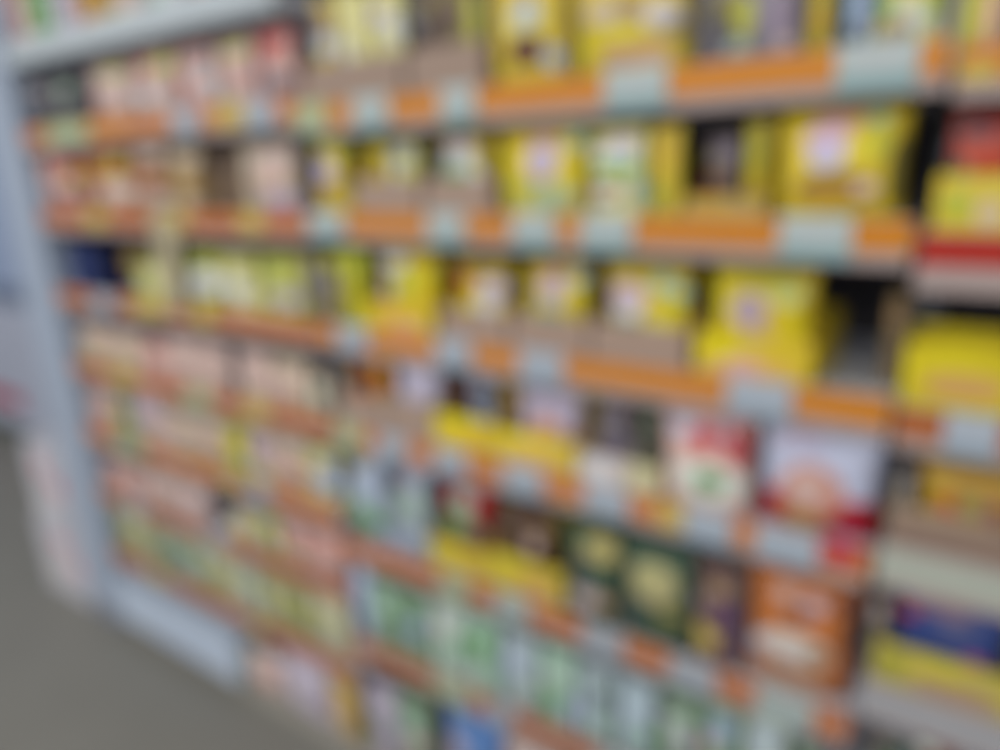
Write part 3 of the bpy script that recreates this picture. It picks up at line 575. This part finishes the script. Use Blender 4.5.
g('R5', 'pouch', 888, 1010, 596, 'BL', [(942, 598, 36, 9, (160, 112, 132)), (908, 604, 10, 7, 'RD'), (900, 626, 14, 10, (46, 76, 158)), (976, 658, 14, 7, 'HP'), (960, 622, 24, 10, (90, 96, 150))], 'blue pouch with pink top in yellow tray', IN, lift=TL)
g('R5', 'pouch', 866, 886, 600, (126, 118, 114), [(876, 612, 8, 8, 'PL')], 'grey pouch by the bay gap', IN, lift=TL)
g('R5', 'tray', 868, 1044, 663, (204, 186, 60), [(890, 664, 14, 12, (168, 166, 30)), (955, 694, 50, 10, (186, 148, 110)), (940, 672, 30, 8, 'YB')], 'yellow tray holding the blue pouch', .016)
g('RB', 'pouch', 862, 900, 738, 'DG', [(880, 748, 10, 8, 'BD')], 'dark green pouch')
g('RB', 'pouch', 904, 950, 742, 'MR', [(925, 752, 12, 6, 'PM')], 'dark red pouch')

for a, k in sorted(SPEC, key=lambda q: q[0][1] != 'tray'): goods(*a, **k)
SAT[0] = 1.0; GAIN[0] = .9
# paper shelf talker hanging from the second rail of the far bay
bm = profile_bm([(-.0085, H['L2'] + .02), (-.010, H['L2'] + .02), (-.012, H['L2'] - .12), (-.016, H['L2'] - .215), (-.0148, H['L2'] - .215), (-.0105, H['L2'] - .12)], -.045, .045)
tag(link('shelf_talker', bm, mat('beige_card', (178, 168, 138), .7, noise=.05), None, (TP(171, 255)[0], 0, 0)), 'beige paper strip hanging from the third shelf of the far bay', 'shelf sign')

GAIN[0] = 1.0
# ------------------------------------------------------------------ end of the row
t = empty('end_panel', (-2.37, 0, 0)); tag(t, 'tall pale blue grey steel panel closing the end of the shelving row', 'panel')
M_END = mat('pale_blue_steel', (156, 168, 186), .5, noise=.05, nscale=4)
link('panel_sheet', box_bm(-.10, .096, -.012, .46, .07, 2.3, .004), M_END, t)
link('kick_foot', box_bm(-.095, .09, -.006, .45, 0, .069, .002), mat('kick_foot', (124, 130, 144), .5), t)
def white_carton(x0, x1, z0, z1, pts, label):
    w = x1 - x0; h = z1 - z0
    o = link('white_carton', box_bm(-w / 2, w / 2, 0, .34, 0, h, .006), mat('white_printed_card', (186, 186, 194), .6, pts, noise=.05), None, ((x0 + x1) / 2, -.01, z0))
    link('top_flap', box_bm(-w / 2 + .003, w / 2 - .003, .003, .168, h, h + .002), mat('white_card', (180, 180, 188), .6), o)
    link('packing_tape', box_bm(-w / 2 + .01, w / 2 - .01, .145, .195, h + .0022, h + .0032), mat('clear_tape', (196, 188, 170), .3), o)
    return tag(o, label, 'carton', 'white cartons on the floor at the row end')
white_carton(-2.81, -2.485, .001, .31, [(.55, .75, .16, .10, (206, 160, 170), 2), (.82, .5, .14, .12, (204, 166, 176), 2), (.35, .35, .2, .2, (196, 192, 192), 2)], 'white carton with pink print standing on the floor beside the end panel')
white_carton(-2.76, -2.49, .3143, .61, [(.4, .72, .13, .16, (204, 160, 168), 2), (.75, .5, .13, .14, (200, 140, 152), 2), (.3, .25, .3, .15, (196, 196, 200), 2)], 'white carton with pink print lying on top of another carton')

t = empty('refrigerated_case', (-5.2, .66, 0)); tag(t, 'tall white refrigerated case with red stripe behind the end panel', 'refrigerator')
W2 = 1.25
link('plinth', box_bm(-W2, W2, .03, .78, 0, .09), mat('dark_plinth', (74, 84, 84), .6), t)
link('lower_panel', box_bm(-W2, W2, 0, .8, .0905, .84, .006), mat('white_enamel', (176, 182, 200), .4, noise=.06, nscale=2), t)
link('red_stripe', box_bm(-W2, .72, -.004, -.0005, .22, .31), mat('red_band', (170, 50, 76), .4), t)
link('grille', box_bm(-W2 + .01, W2 - .01, .012, .79, .841, .93), mat('grille', (112, 124, 148), .6), t)
link('cabinet', box_bm(-W2, W2, .03, .8, .931, 2.15, .006), mat('white_enamel', (150, 168, 196), .4), t)
for k in range(4):
    x = -W2 + .02 + k * (2 * W2 - .04) / 4
    d = link('glass_door', box_bm(x, x + (2 * W2 - .04) / 4 - .01, .004, .028, .945, 2.1, .003), mat('pale_door', (150, 166, 198), .25, noise=.06, nscale=2), t)
    link('handle', box_bm(x + .03, x + .05, -.03, .003, 1.3, 1.7, .004), mat('door_handle', (120, 126, 136), .3), d)

# ------------------------------------------------------------------ light
def area(name, loc, sx, sy_, power, col=(1, 1, 1), rot=(0, 0, 0)):
    l = bpy.data.lights.new(name, 'AREA'); l.shape = 'RECTANGLE'; l.size = sx; l.size_y = sy_; l.energy = power; l.color = col
    o = bpy.data.objects.new(name, l); COL.objects.link(o); o.location = loc; o.rotation_euler = rot
    return o
area('tube_and_fill_light', (-1.2, -1.1, 3.1), 5.5, .5, 22, (1, .98, .955))
area('tube_and_fill_light', (-1.2, -2.6, 3.1), 5.5, .5, 46, (1, .98, .955))
area('tube_and_fill_light', (-5.2, -1.4, 3.1), 1.5, .5, 22, (1, .98, .955))
area('tube_and_fill_light', (-1.0, -4.4, 2.9), 6.5, .7, 138, (1, .98, .955), (math.radians(35), 0, 0))  # not a tube: fill lamp added to brighten the fronts of the goods
w = bpy.data.worlds.new('shop'); scene.world = w; w.use_nodes = True
bg = w.node_tree.nodes['Background']; bg.inputs[0].default_value = (.94, .96, 1, 1); bg.inputs[1].default_value = .36
scene.view_settings.view_transform = 'Standard'
scene.view_settings.exposure = 0
